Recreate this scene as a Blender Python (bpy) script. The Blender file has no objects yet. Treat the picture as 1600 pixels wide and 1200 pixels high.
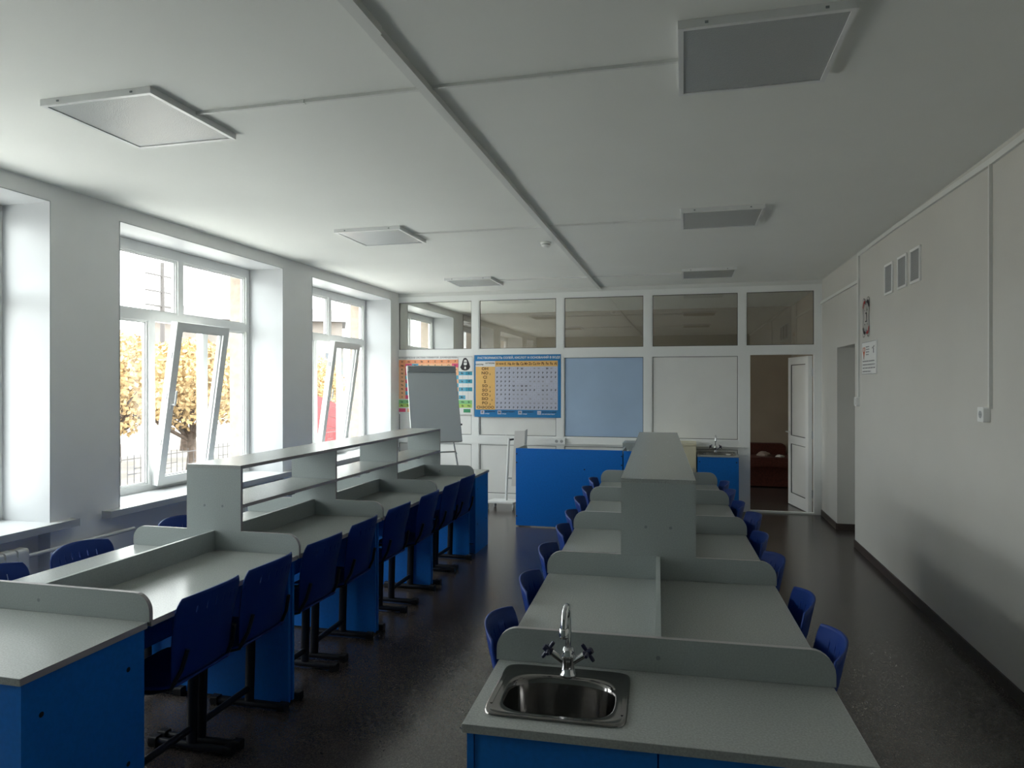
import bpy, bmesh, math, random
from mathutils import Vector, Matrix
random.seed(7)
scene = bpy.context.scene
COL = scene.collection
R = math.radians

# ------------------------------------------------------------------ camera, light, exposure
CAM_H = 1.65
cam = bpy.data.objects.new('camera', bpy.data.cameras.new('camera'))
COL.objects.link(cam)
cam.location = (0, 0, CAM_H)
cam.rotation_euler = (R(90), 0, math.atan(268 / 1080))
cam.data.sensor_fit = 'HORIZONTAL'
cam.data.sensor_width = 36
cam.data.lens = 1080 / 1600 * 36
cam.data.clip_start = .02
cam.data.clip_end = 300
scene.camera = cam

world = bpy.data.worlds.new('overcast_sky')
scene.world = world
world.use_nodes = True
bg = world.node_tree.nodes['Background']
# CIE overcast sky: three times brighter overhead than at the horizon
wn = world.node_tree
wt = wn.nodes.new('ShaderNodeTexCoord'); wsx = wn.nodes.new('ShaderNodeSeparateXYZ')
wn.links.new(wt.outputs['Generated'], wsx.inputs[0])
wr = wn.nodes.new('ShaderNodeValToRGB')
wn.links.new(wsx.outputs['Z'], wr.inputs['Fac'])
wr.color_ramp.elements[0].color = (.37, .39, .385, 1)
wr.color_ramp.elements[1].color = (.94, 1.0, .985, 1)
wn.links.new(wr.outputs['Color'], bg.inputs['Color'])
bg.inputs['Strength'].default_value = 12.0

scene.view_settings.view_transform = 'Standard'
scene.view_settings.look = 'None'
scene.view_settings.exposure = 0.34
scene.view_settings.gamma = 1
scene.view_settings.use_curve_mapping = False
scene.cycles.use_denoising = True
scene.cycles.max_bounces = 10
scene.cycles.diffuse_bounces = 7
scene.cycles.transparent_max_bounces = 16
scene.cycles.sample_clamp_indirect = 8

WX = -4.03            # left wall plane
RX = 1.69             # right wall plane
BY = 9.38             # back partition plane
FY = -.30             # wall behind the camera
CH = 2.96             # ceiling height
WINS = [(.15, .95), (1.52, 3.67), (4.24, 6.38), (6.96, 9.10), (9.72, 11.85)]  # first opening is out of view, its width cut to darken the foreground
WZ0, WZ1 = .73, 2.85
for i, (a, b) in enumerate(WINS):      # sampling portals in the window openings
    l = bpy.data.lights.new('window_portal', 'AREA')
    l.shape = 'RECTANGLE'
    l.size, l.size_y = WZ1 - WZ0, b - a
    l.cycles.is_portal = True
    o = bpy.data.objects.new('window_portal', l)
    COL.objects.link(o)
    o.location = (-4.50, (a + b) / 2, (WZ0 + WZ1) / 2)
    o.rotation_euler = (0, R(-90), 0)

# ------------------------------------------------------------------ materials
MATS = {}
def mat(name, col, rough=.5, metal=0, spec=.5, noise=None, bump=None, emis=None):
    """noise=(scale, amount) varies the colour; bump=(scale, strength)"""
    m = bpy.data.materials.new(name)
    m.use_nodes = True
    nt = m.node_tree
    b = nt.nodes['Principled BSDF']
    b.inputs['Base Color'].default_value = (*col, 1)
    b.inputs['Roughness'].default_value = rough
    b.inputs['Metallic'].default_value = metal
    b.inputs['Specular IOR Level'].default_value = spec
    tc = nt.nodes.new('ShaderNodeTexCoord')
    if noise:
        n = nt.nodes.new('ShaderNodeTexNoise')
        n.inputs['Scale'].default_value = noise[0]
        n.inputs['Detail'].default_value = 3
        nt.links.new(tc.outputs['Object'], n.inputs['Vector'])
        r = nt.nodes.new('ShaderNodeValToRGB')
        k = noise[1]
        r.color_ramp.elements[0].position = .35
        r.color_ramp.elements[1].position = .65
        r.color_ramp.elements[0].color = (*[c * (1 - k) for c in col], 1)
        r.color_ramp.elements[1].color = (*[min(1, c * (1 + k)) for c in col], 1)
        nt.links.new(n.outputs['Fac'], r.inputs['Fac'])
        nt.links.new(r.outputs['Color'], b.inputs['Base Color'])
    if bump:
        n = nt.nodes.new('ShaderNodeTexNoise')
        n.inputs['Scale'].default_value = bump[0]
        nt.links.new(tc.outputs['Object'], n.inputs['Vector'])
        bp = nt.nodes.new('ShaderNodeBump')
        bp.inputs['Strength'].default_value = bump[1]
        bp.inputs['Distance'].default_value = .002
        nt.links.new(n.outputs['Fac'], bp.inputs['Height'])
        nt.links.new(bp.outputs['Normal'], b.inputs['Normal'])
    MATS[name] = m
    return m

def glass(name, refl, tint):
    m = bpy.data.materials.new(name)
    m.use_nodes = True
    nt = m.node_tree
    nt.nodes.clear()
    out = nt.nodes.new('ShaderNodeOutputMaterial')
    mix = nt.nodes.new('ShaderNodeMixShader')
    tr = nt.nodes.new('ShaderNodeBsdfTransparent')
    tr.inputs['Color'].default_value = (*tint, 1)
    gl = nt.nodes.new('ShaderNodeBsdfGlossy')
    gl.inputs['Roughness'].default_value = .0
    # Schlick reflectance from the angle to the pane, the same from both faces
    ge = nt.nodes.new('ShaderNodeNewGeometry')
    dp = nt.nodes.new('ShaderNodeVectorMath'); dp.operation = 'DOT_PRODUCT'
    nt.links.new(ge.outputs['Incoming'], dp.inputs[0]); nt.links.new(ge.outputs['Normal'], dp.inputs[1])
    ab = nt.nodes.new('ShaderNodeMath'); ab.operation = 'ABSOLUTE'
    nt.links.new(dp.outputs['Value'], ab.inputs[0])
    iv = nt.nodes.new('ShaderNodeMath'); iv.operation = 'SUBTRACT'; iv.inputs[0].default_value = 1
    nt.links.new(ab.outputs[0], iv.inputs[1])
    po = nt.nodes.new('ShaderNodeMath'); po.operation = 'POWER'; po.inputs[1].default_value = 5
    nt.links.new(iv.outputs[0], po.inputs[0])
    mu = nt.nodes.new('ShaderNodeMath'); mu.operation = 'MULTIPLY_ADD'; mu.use_clamp = True
    mu.inputs[1].default_value = 1 - refl; mu.inputs[2].default_value = refl
    nt.links.new(po.outputs[0], mu.inputs[0])
    nt.links.new(mu.outputs[0], mix.inputs[0])
    nt.links.new(tr.outputs[0], mix.inputs[1])
    nt.links.new(gl.outputs[0], mix.inputs[2])
    nt.links.new(mix.outputs[0], out.inputs[0])
    MATS[name] = m
    return m

mat('wall_paint', (.90, .905, .90), .6, noise=(1.5, .02), bump=(60, .15))  # window wall only, lighter than the right wall to offset its weak light
mat('ceiling_paint', (.86, .87, .84), .85, noise=(1.2, .015), bump=(40, .1))
mat('dark_wall', (.22, .26, .25), .6)
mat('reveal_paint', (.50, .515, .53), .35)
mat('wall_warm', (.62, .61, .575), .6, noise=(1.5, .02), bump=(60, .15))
mat('pvc', (.88, .89, .88), .28)
mat('pvc_panel', (.85, .85, .83), .35, noise=(3, .02))
mat('gasket', (.02, .02, .022), .6)
mat('blue_film', (.42, .56, .76), .35, noise=(2, .03))
mat('beige_wall', (.40, .34, .27), .8, noise=(2, .05))
mat('outer_wall', (.30, .245, .20), .9, noise=(14, .12))
mat('laminate', (.36, .38, .37), .26, noise=(170, .10))
mat('laminate_edge', (.36, .34, .35), .45)
mat('board', (.35, .39, .385), .38, noise=(170, .06))
mat('blue_panel', (.004, .17, .62), .42, noise=(60, .05))
mat('blue_dark', (.003, .03, .24), .45)
mat('chair_plastic', (.005, .034, .21), .5, spec=.3, bump=(300, .2))
mat('black_metal', (.014, .016, .022), .4, metal=.2)
mat('black_plastic', (.008, .008, .009), .5)
mat('grey_metal', (.35, .36, .37), .3, metal=.8)
mat('chrome', (.72, .73, .75), .08, metal=1)
mat('steel', (.27, .26, .255), .13, metal=1)
mat('tap_blue', (.012, .014, .05), .3)
mat('screw', (.22, .25, .26), .5)
mat('white_metal', (.78, .79, .79), .3)
mat('diffuser', (.44, .46, .46), .24, spec=1.0, bump=(220, .8))
mat('raceway', (.74, .75, .73), .45)
mat('grille', (.42, .43, .44), .5)
mat('baseboard', (.06, .045, .04), .45)
mat('radiator', (.72, .73, .71), .35)
mat('flip_grey', (.46, .50, .53), .3)
mat('flip_dark', (.22, .24, .26), .4)
mat('cream', (.66, .62, .46), .5)
mat('sofa', (.10, .025, .016), .9, noise=(40, .2))
mat('cloth', (.35, .28, .24), .9)
mat('cloth_white', (.7, .68, .66), .9)
mat('paper', (.80, .80, .79), .5)
mat('p_orange', (.88, .36, .18), .5)
mat('p_salmon', (.90, .50, .28), .5)
mat('p_gold', (.85, .52, .17), .5)
mat('p_pink', (.75, .09, .20), .5)
mat('p_teal', (.03, .30, .44), .5)
mat('p_cyan', (.12, .42, .60), .5)
mat('p_green', (.25, .60, .26), .5)
mat('p_lime', (.45, .66, .16), .5)
mat('p_dgreen', (.05, .32, .15), .5)
mat('p_blue', (.02, .21, .50), .35)
mat('p_lilac', (.56, .58, .70), .4)
mat('p_ink', (.02, .015, .02), .6)
mat('p_brown', (.16, .06, .02), .6)
mat('p_grey', (.25, .25, .27), .6)
mat('emblem_red', (.40, .02, .02), .5)
mat('emblem_fire', (.62, .14, .05), .5)
mat('pavement', (.62, .60, .57), .9, noise=(2, .08))  # pale ground out of view, added to throw light up to the ceiling
mat('concrete', (.22, .20, .18), .95, noise=(.8, .25))
mat('bark', (.10, .075, .06), .95, noise=(8, .3))
mat('leaves', (.38, .265, .13), .9, noise=(1.5, .25))
mat('iron', (.06, .055, .055), .6)
mat('plaster_far', (.20, .175, .155), .9, noise=(.6, .1))
mat('roof_far', (.09, .082, .08), .9)
mat('glass_far', (.08, .09, .1), .1)
mat('red_far', (.30, .035, .04), .5)
mat('green_far', (.05, .25, .13), .5)
glass('window_glass', .04, (.98, .985, .985))
glass('partition_glass', .16, (.90, .91, .89))

# floor: dark speckled linoleum
fm = mat('linoleum', (.07, .063, .06), .23, spec=.65)
nt = fm.node_tree
b = nt.nodes['Principled BSDF']
tc = nt.nodes.new('ShaderNodeTexCoord')
vo = nt.nodes.new('ShaderNodeTexVoronoi')
vo.inputs['Scale'].default_value = 230
no = nt.nodes.new('ShaderNodeTexNoise')
no.inputs['Scale'].default_value = 120
nt.links.new(tc.outputs['Object'], vo.inputs['Vector'])
nt.links.new(tc.outputs['Object'], no.inputs['Vector'])
rp = nt.nodes.new('ShaderNodeValToRGB')
e = rp.color_ramp.elements
e[0].position, e[0].color = 0, (.040, .034, .031, 1)
e[1].position, e[1].color = 1, (.30, .28, .26, 1)
x = e.new(.45); x.color = (.055, .046, .042, 1)
x = e.new(.72); x.color = (.105, .088, .08, 1)
mx = nt.nodes.new('ShaderNodeMix')
mx.data_type = 'FLOAT'
mx.inputs[0].default_value = .5
nt.links.new(vo.outputs['Color'], mx.inputs[2])
nt.links.new(no.outputs['Fac'], mx.inputs[3])
nt.links.new(mx.outputs[0], rp.inputs['Fac'])
nt.links.new(rp.outputs['Color'], b.inputs['Base Color'])
bp = nt.nodes.new('ShaderNodeBump')
bp.inputs['Strength'].default_value = .1
bp.inputs['Distance'].default_value = .001
nt.links.new(no.outputs['Fac'], bp.inputs['Height'])
nt.links.new(bp.outputs['Normal'], b.inputs['Normal'])

# ------------------------------------------------------------------ mesh helpers
class MB:
    def __init__(self):
        self.v, self.f, self.m, self.mats, self.s = [], [], [], [], []
    def mi(self, name):
        if name not in self.mats:
            self.mats.append(name)
        return self.mats.index(name)
    def face(self, pts, m, smooth=False):
        n = len(self.v)
        self.v += [tuple(p) for p in pts]
        self.f.append(tuple(range(n, n + len(pts))))
        self.m.append(self.mi(m)); self.s.append(smooth)
        return self
    def mesh(self, verts, faces, m, smooth=False, M=None):
        n = len(self.v)
        self.v += [tuple(M @ Vector(p)) if M else tuple(p) for p in verts]
        for f in faces:
            self.f.append(tuple(n + i for i in f))
            self.m.append(self.mi(m)); self.s.append(smooth)
        return self
    def box(self, x0, x1, y0, y1, z0, z1, m, M=None):
        v = [(x, y, z) for x in (x0, x1) for y in (y0, y1) for z in (z0, z1)]
        f = [(0, 1, 3, 2), (4, 6, 7, 5), (0, 4, 5, 1), (2, 3, 7, 6), (0, 2, 6, 4), (1, 5, 7, 3)]
        return self.mesh(v, f, m, M=M)
    def prism(self, pts, axis, a, b, m, medge=None):
        """extrude a 2-D outline along an axis ('x','y','z') from a to b"""
        def P(p, t):
            return {'x': (t, p[0], p[1]), 'y': (p[0], t, p[1]), 'z': (p[0], p[1], t)}[axis]
        n = len(pts)
        v = [P(p, a) for p in pts] + [P(p, b) for p in pts]
        self.mesh(v, [tuple(range(n)), tuple(range(2 * n - 1, n - 1, -1))], m)
        self.mesh(v, [(i, (i + 1) % n, n + (i + 1) % n, n + i) for i in range(n)], medge or m)
        return self
    def tube(self, pts, r, m, n=10, caps=True, smooth=True, flat=1.0):
        pts = [Vector(p) for p in pts]
        rs = r if isinstance(r, (list, tuple)) else [r] * len(pts)
        rings, up = [], None
        for i, p in enumerate(pts):
            d = (pts[min(i + 1, len(pts) - 1)] - pts[max(i - 1, 0)]).normalized()
            if up is None:
                up = Vector((0, 0, 1)) if abs(d.z) < .9 else Vector((1, 0, 0))
            s = d.cross(up).normalized()
            up = s.cross(d).normalized()
            rings.append([p + (s * math.cos(2 * math.pi * k / n) + up * flat * math.sin(2 * math.pi * k / n)) * rs[i] for k in range(n)])
        v = [q for ring in rings for q in ring]
        f = [(i * n + k, i * n + (k + 1) % n, (i + 1) * n + (k + 1) % n, (i + 1) * n + k) for i in range(len(pts) - 1) for k in range(n)]
        self.mesh(v, f, m, smooth)
        if caps:
            self.mesh(rings[0], [tuple(range(n - 1, -1, -1))], m)
            self.mesh(rings[-1], [tuple(range(n))], m)
        return self
    def lathe(self, prof, c, m, n=20, axis='z'):
        v, f = [], []
        for (r, h) in prof:
            for k in range(n):
                a = 2 * math.pi * k / n
                q = (r * math.cos(a), r * math.sin(a), h)
                if axis == 'y': q = (q[0], q[2], q[1])
                if axis == 'x': q = (q[2], q[0], q[1])
                v.append((c[0] + q[0], c[1] + q[1], c[2] + q[2]))
        for i in range(len(prof) - 1):
            for k in range(n):
                f.append((i * n + k, i * n + (k + 1) % n, (i + 1) * n + (k + 1) % n, (i + 1) * n + k))
        return self.mesh(v, f, m, True)
    def disc(self, c, r, axis, m, n=10):
        pts = []
        for k in range(n):
            a = 2 * math.pi * k / n
            u, w = r * math.cos(a), r * math.sin(a)
            pts.append({'x': (c[0], c[1] + u, c[2] + w), 'y': (c[0] + u, c[1], c[2] + w), 'z': (c[0] + u, c[1] + w, c[2])}[axis])
        return self.face(pts, m)
    def text(self, s, size, m, M, align='CENTER', sx=1.0):
        """flat lettering in the local XY plane, mapped by matrix M"""
        cu = bpy.data.curves.new('t', 'FONT')
        cu.body = s; cu.size = size; cu.align_x = align; cu.align_y = 'CENTER'; cu.resolution_u = 2
        cu.offset = size * .03
        o = bpy.data.objects.new('t', cu)
        COL.objects.link(o)
        dg = bpy.context.evaluated_depsgraph_get()
        me = o.evaluated_get(dg).to_mesh()
        self.mesh([(v.co.x * sx, v.co.y, 0) for v in me.vertices], [tuple(p.vertices) for p in me.polygons], m, M=M)
        o.evaluated_get(dg).to_mesh_clear()
        bpy.data.objects.remove(o); bpy.data.curves.remove(cu)
        return self
    def build(self, name, parent=None, loc=None, rot=None, origin=None):
        me = bpy.data.meshes.new(name)
        if origin:
            ox, oy, oz = origin
            self.v = [(a - ox, b - oy, c - oz) for a, b, c in self.v]
            loc = origin
        me.from_pydata(self.v, [], self.f)
        for n in self.mats:
            me.materials.append(MATS[n])
        me.polygons.foreach_set('material_index', self.m)
        me.polygons.foreach_set('use_smooth', self.s)
        me.update()
        o = bpy.data.objects.new(name, me)
        COL.objects.link(o)
        if parent: o.parent = parent
        if loc: o.location = loc
        if rot: o.rotation_euler = rot
        return o

def tag(o, label=None, cat=None, group=None, kind=None):
    if label: o['label'] = label
    if cat: o['category'] = cat
    if group: o['group'] = group
    if kind: o['kind'] = kind
    return o
def thing(name, label, cat, loc=(0, 0, 0), rz=0, group=None):
    o = bpy.data.objects.new(name, None)
    o.empty_display_size = .1
    COL.objects.link(o)
    o.location = loc; o.rotation_euler = (0, 0, rz)
    return tag(o, label, cat, group)
def copy_tree(o, parent=None):
    c = o.copy(); COL.objects.link(c)
    if parent: c.parent = parent
    for ch in list(o.children): copy_tree(ch, c)
    return c
def struct(o, label=None):
    o['kind'] = 'structure'
    if label: o['label'] = label
    return o
def rrect(x0, x1, y0, y1, r, n=5):
    pts = []
    for cx, cy, a0 in ((x1 - r, y0 + r, -90), (x1 - r, y1 - r, 0), (x0 + r, y1 - r, 90), (x0 + r, y0 + r, 180)):
        for k in range(n + 1):
            a = R(a0 + 90 * k / n)
            pts.append((cx + r * math.cos(a), cy + r * math.sin(a)))
    return pts

# ------------------------------------------------------------------ room shell
R2Y, R2X = 12.4, 1.76
o = MB().box(-4.7, 2.4, FY - .1, R2Y + .1, -.12, 0, 'linoleum').build('floor'); struct(o, 'dark speckled linoleum floor')
o = MB().box(-4.7, 2.4, FY - .1, R2Y + .1, CH, CH + .12, 'ceiling_paint').build('ceiling'); struct(o, 'white painted ceiling')

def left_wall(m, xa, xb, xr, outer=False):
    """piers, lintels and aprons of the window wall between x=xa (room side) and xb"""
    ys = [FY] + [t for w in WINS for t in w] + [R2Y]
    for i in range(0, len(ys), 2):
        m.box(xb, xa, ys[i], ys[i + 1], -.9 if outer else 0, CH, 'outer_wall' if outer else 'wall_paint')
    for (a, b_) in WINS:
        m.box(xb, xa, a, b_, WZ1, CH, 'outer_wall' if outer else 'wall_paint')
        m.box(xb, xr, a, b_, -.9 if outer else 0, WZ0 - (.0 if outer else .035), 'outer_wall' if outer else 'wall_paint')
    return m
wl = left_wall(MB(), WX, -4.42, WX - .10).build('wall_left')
struct(wl, 'white plastered window wall with three deep window openings')
fac = left_wall(MB(), -4.425, -4.66, -4.425, True).build('facade', wl)
fac['label'] = 'beige rendered outer face of the window wall'
# glossy white reveal boards lining each opening
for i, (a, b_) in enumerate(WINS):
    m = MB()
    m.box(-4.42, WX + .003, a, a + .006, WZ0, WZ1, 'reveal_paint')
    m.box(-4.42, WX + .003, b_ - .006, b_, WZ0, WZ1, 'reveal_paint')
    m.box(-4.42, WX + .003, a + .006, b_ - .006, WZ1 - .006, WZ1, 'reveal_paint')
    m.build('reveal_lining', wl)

# right wall with doorway recess, continuing as separate wall in the far room
DY0, DY1, DZ = 7.65, 8.49, 2.06
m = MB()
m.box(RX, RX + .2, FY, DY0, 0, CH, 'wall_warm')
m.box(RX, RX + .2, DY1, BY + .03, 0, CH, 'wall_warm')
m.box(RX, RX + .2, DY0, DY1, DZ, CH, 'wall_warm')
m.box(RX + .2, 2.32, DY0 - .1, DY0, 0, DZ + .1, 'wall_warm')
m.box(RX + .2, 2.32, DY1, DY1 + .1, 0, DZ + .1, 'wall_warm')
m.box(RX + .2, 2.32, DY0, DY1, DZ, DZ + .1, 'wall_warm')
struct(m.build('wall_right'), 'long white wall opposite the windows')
m = MB()
m.box(2.25, 2.30, DY0, DY1, 0, DZ, 'pvc')
for z0, z1 in ((.15, .95), (1.05, 1.95)):
    m.box(2.243, 2.25, DY0 + .1, DY1 - .1, z0, z1, 'pvc_panel')
d2 = struct(m.build('door_2'), 'closed white door deep in the doorway of the right wall')
MB().tube([(2.24, DY1 - .07, 1.0), (2.19, DY1 - .07, 1.0), (2.19, DY1 - .18, 1.0)], .009, 'chrome').build('handle', d2)
struct(MB().box(-4.42, 2.3, FY - .1, FY, 0, CH, 'dark_wall').build('wall_front'), 'dark grey green wall behind the camera')
struct(MB().box(-4.42, R2X + .1, R2Y, R2Y + .1, 0, CH, 'beige_wall').build('wall_far'), 'beige far wall of the room beyond the open door')
struct(MB().box(R2X, R2X + .1, BY + .06, R2Y, 0, CH, 'beige_wall').build('wall_far_right'), 'beige side wall of the room beyond the open door')

m = MB()
m.box(RX - .012, RX, FY, DY0 - .003, 0, .07, 'baseboard')
m.box(RX - .012, RX, DY1, BY, 0, .07, 'baseboard')
m.box(RX, 2.25, DY1 - .012, DY1, 0, .07, 'baseboard')
struct(m.build('baseboard_right'), 'dark brown skirting board along the right wall')
struct(MB().box(WX, WX + .012, FY, BY, 0, .07, 'baseboard').build('baseboard_left'), 'dark skirting board below the windows')

# back partition: white PVC frame with glass transoms, panels and the door opening
GX = [(-4.04, -2.91), (-2.815, -1.69), (-1.60, -.508), (-.414, .695), (.777, 1.612)]
GZ = (2.135, 2.845)
PZ = (.915, 2.025)
LZ = (.10, .81)
P0, P1 = BY, BY + .07
m = MB()
for (x0, x1) in [(WX - .03, GX[0][0]), (GX[0][1], GX[1][0]), (GX[1][1], GX[2][0]), (GX[2][1], GX[3][0])]:
    m.box(x0, x1, P0, P1, 0, CH, 'pvc')
m.box(GX[3][1], GX[4][0], P0, P1, 0, CH, 'pvc')
m.box(.777, .834, P0, P1, 0, 2.025, 'pvc')
m.box(GX[4][1], RX, P0, P1, 0, CH, 'pvc')
m.box(1.598, 1.612, P0, P1, 0, 2.025, 'pvc')
for (x0, x1) in GX:
    m.box(x0, x1, P0, P1, GZ[1], CH, 'pvc')
    m.box(x0, x1, P0, P1, PZ[1], GZ[0], 'pvc')
for (x0, x1) in GX[:4]:
    m.box(x0, x1, P0, P1, LZ[1], PZ[0], 'pvc')
    m.box(x0, x1, P0, P1, 0, LZ[0], 'pvc')
# glazing bead steps and dark gaskets
def bead(m, x0, x1, z0, z1):
    for a in ((x0, x1, z0, z0 + .014), (x0, x1, z1 - .014, z1), (x0, x0 + .014, z0 + .014, z1 - .014), (x1 - .014, x1, z0 + .014, z1 - .014)):
        m.box(a[0], a[1], P0 + .008, P0 + .02, a[2], a[3], 'pvc')
    g = .006
    i0, i1, j0, j1 = x0 + .014, x1 - .014, z0 + .014, z1 - .014
    for a in ((i0, i1, j0, j0 + g), (i0, i1, j1 - g, j1), (i0, i0 + g, j0 + g, j1 - g), (i1 - g, i1, j0 + g, j1 - g)):
        m.box(a[0], a[1], P0 + .014, P0 + .026, a[2], a[3], 'gasket')
for (x0, x1) in GX: bead(m, x0, x1, *GZ)
for (x0, x1) in GX[:4]: bead(m, x0, x1, *PZ); bead(m, x0, x1, *LZ)
m.box(.834, 1.598, P0 - .004, P1, 0, .02, 'pvc')           # threshold
m.box(WX - .03, RX, P0 - .012, P0, CH - .05, CH, 'raceway') # slim trunking along the head
wb = struct(m.build('wall_back'), 'white plastic partition with glass transoms and solid panels')
for i, (x0, x1) in enumerate(GX):
    MB().box(x0, x1, P0 + .026, P0 + .032, *GZ, 'partition_glass').build('glass_pane', wb)
for i, (x0, x1) in enumerate(GX[:4]):
    q = MB().box(x0, x1, P0 + .02, P0 + .045, *PZ, 'blue_film' if i == 2 else 'pvc_panel').build('panel', wb)
    if i == 2: q['label'] = 'pale blue panel'
    MB().box(x0, x1, P0 + .02, P0 + .045, *LZ, 'pvc_panel').build('panel', wb)

# open door leaf, swung into the far room
leaf = MB()
T = .05
def L(x0, x1, z0, z1, y0, y1, mt): leaf.box(x0, x1, y0, y1, z0, z1, mt)
W_ = .73
for a in ((0, .10, .01, 2.01), (W_ - .10, W_, .01, 2.01)): L(a[0], a[1], a[2], a[3], 0, T, 'pvc')
for z0, z1 in ((.01, .17), (.84, .95), (1.91, 2.01)): L(.10, W_ - .10, z0, z1, 0, T, 'pvc')
for z0, z1 in ((.17, .84), (.95, 1.91)):
    L(.10, W_ - .10, z0, z1, .012, T - .012, 'pvc_panel')
    for yy in (.004, T - .010):
        for a in ((.10, W_ - .10, z0, z0 + .008), (.10, W_ - .10, z1 - .008, z1), (.10, .108, z0, z1), (W_ - .108, W_ - .10, z0, z1)):
            L(a[0], a[1], a[2], a[3], yy, yy + .006, 'gasket')
dr = leaf.build('door_1', loc=(1.59, P1 + .012, 0), rot=(0, 0, R(101)))
struct(dr, 'white plastic door standing open into the next room')
MB().tube([(W_ - .06, T, 1.0), (W_ - .06, T + .05, 1.0), (W_ - .17, T + .05, 1.0)], .009, 'white_metal').build('handle', dr)
MB().tube([(W_ - .06, 0, 1.0), (W_ - .06, -.05, 1.0), (W_ - .17, -.05, 1.0)], .009, 'white_metal').build('handle', dr)
for z in (.25, 1.0, 1.8):
    MB().tube([(-.004, -.004, z - .05), (-.004, -.004, z + .05)], .009, 'grey_metal').build('hinge', dr)

# ------------------------------------------------------------------ windows
def window(i, a, b_, sash_open):
    n = 'window_%d' % i
    x0, x1 = -4.49, -4.42
    m = MB()
    F = .055
    z0, z1 = WZ0 + .012, WZ1 - .008
    a += .006; b_ -= .006
    m.box(x0, x1, a, a + F, z0, z1, 'pvc'); m.box(x0, x1, b_ - F, b_, z0, z1, 'pvc')
    m.box(x0, x1, a + F, b_ - F, z0, z0 + F, 'pvc'); m.box(x0, x1, a + F, b_ - F, z1 - F - .03, z1, 'pvc')
    m.box(x0, x1, a + F, b_ - F, 2.19, 2.27, 'pvc')
    ym = a + 1.11
    m.box(x0, x1, ym - .035, ym + .035, 2.27, z1 - F - .03, 'pvc')
    ya, yb = a + .76, a + 1.44
    m.box(x0, x1, ya - .035, ya + .035, z0 + F, 2.19, 'pvc')
    m.box(x0, x1, yb - .035, yb + .035, z0 + F, 2.19, 'pvc')
    cells = [(a + F, ym - .035, 2.27, z1 - F - .03), (ym + .035, b_ - F, 2.27, z1 - F - .03), (a + F, ya - .035, z0 + F, 2.19), (yb + .035, b_ - F, z0 + F, 2.19)]
    for (c0, c1, d0, d1) in cells:   # glazing beads and dark gasket line
        for q in ((c0, c1, d0, d0 + .014), (c0, c1, d1 - .014, d1), (c0, c0 + .014, d0 + .014, d1 - .014), (c1 - .014, c1, d0 + .014, d1 - .014)):
            m.box(x0 + .02, x1 - .015, q[0], q[1], q[2], q[3], 'pvc')
        g = .005
        e0, e1, h0, h1 = c0 + .014, c1 - .014, d0 + .014, d1 - .014
        for q in ((e0, e1, h0, h0 + g), (e0, e1, h1 - g, h1), (e0, e0 + g, h0 + g, h1 - g), (e1 - g, e1, h0 + g, h1 - g)):
            m.box(x0 + .025, x1 - .025, q[0], q[1], q[2], q[3], 'grille')
    w = struct(m.build(n), None)
    for (c0, c1, d0, d1) in cells:
        MB().box(x0 + .03, x0 + .036, c0, c1, d0, d1, 'window_glass').build('glass_pane', w)
    # tilting sash (hinged along its lower edge)
    s0, s1, t0, t1 = ya - .005, yb + .005, z0 + F - .01, 2.20
    h, wd, S = t1 - t0, s1 - s0, .075
    m = MB()
    m.box(0, .065, 0, S, 0, h, 'pvc'); m.box(0, .065, wd - S, wd, 0, h, 'pvc')
    m.box(0, .065, S, wd - S, 0, S, 'pvc'); m.box(0, .065, S, wd - S, h - S, h, 'pvc')
    for q in ((S, wd - S, S, S + .006), (S, wd - S, h - S - .006, h - S), (S, S + .006, S, h - S), (wd - S - .006, wd - S, S, h - S)):
        m.box(.02, .045, q[0], q[1], q[2], q[3], 'grille')
    for zz in (.35, .75, 1.1):       # espagnolette hardware on the edge
        m.box(.015, .05, -.004, 0, zz, zz + .05, 'grey_metal')
    s = m.build('sash', w, loc=(-4.425, s0, t0), rot=(0, R(8.3) if sash_open else 0, 0))
    MB().box(.028, .034, S, wd - S, S, h - S, 'window_glass').build('sash_glass', s)
    MB().box(.065, .075, .025, .05, h * .47, h * .53, 'white_metal').tube([(.07, .037, h * .5), (.105, .037, h * .5), (.108, .037, h * .5 + .02), (.108, .037, h * .5 + .12)], .009, 'white_metal', 8).build('handle', s)
    # sill board with projecting nose
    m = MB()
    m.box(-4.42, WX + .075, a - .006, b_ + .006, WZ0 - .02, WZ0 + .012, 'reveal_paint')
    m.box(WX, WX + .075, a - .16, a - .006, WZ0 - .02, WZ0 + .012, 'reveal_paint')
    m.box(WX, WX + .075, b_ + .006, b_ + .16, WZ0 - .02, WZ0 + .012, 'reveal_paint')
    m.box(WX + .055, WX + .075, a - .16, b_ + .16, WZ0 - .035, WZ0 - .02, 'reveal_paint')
    for yy in (a - .163, b_ + .16):
        m.box(WX, WX + .076, yy, yy + .003, WZ0 - .037, WZ0 + .014, 'grille')
    m.build('window_sill', w)
    # flashing outside
    MB().box(-4.74, -4.49, a, b_, WZ0 - .01, WZ0 + .01, 'white_metal').build('outer_sill', w)
    return w
for i, (a, b_) in enumerate(WINS):
    w = window(i + 1, a, b_, i in (2, 3))
    w['label'] = ['white window behind the camera position', 'white window nearest the camera, only its reveal in view', 'white window in the middle with a tilted sash', 'white window next to the back partition with a tilted sash', 'white window in the room beyond the partition'][i]

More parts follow.
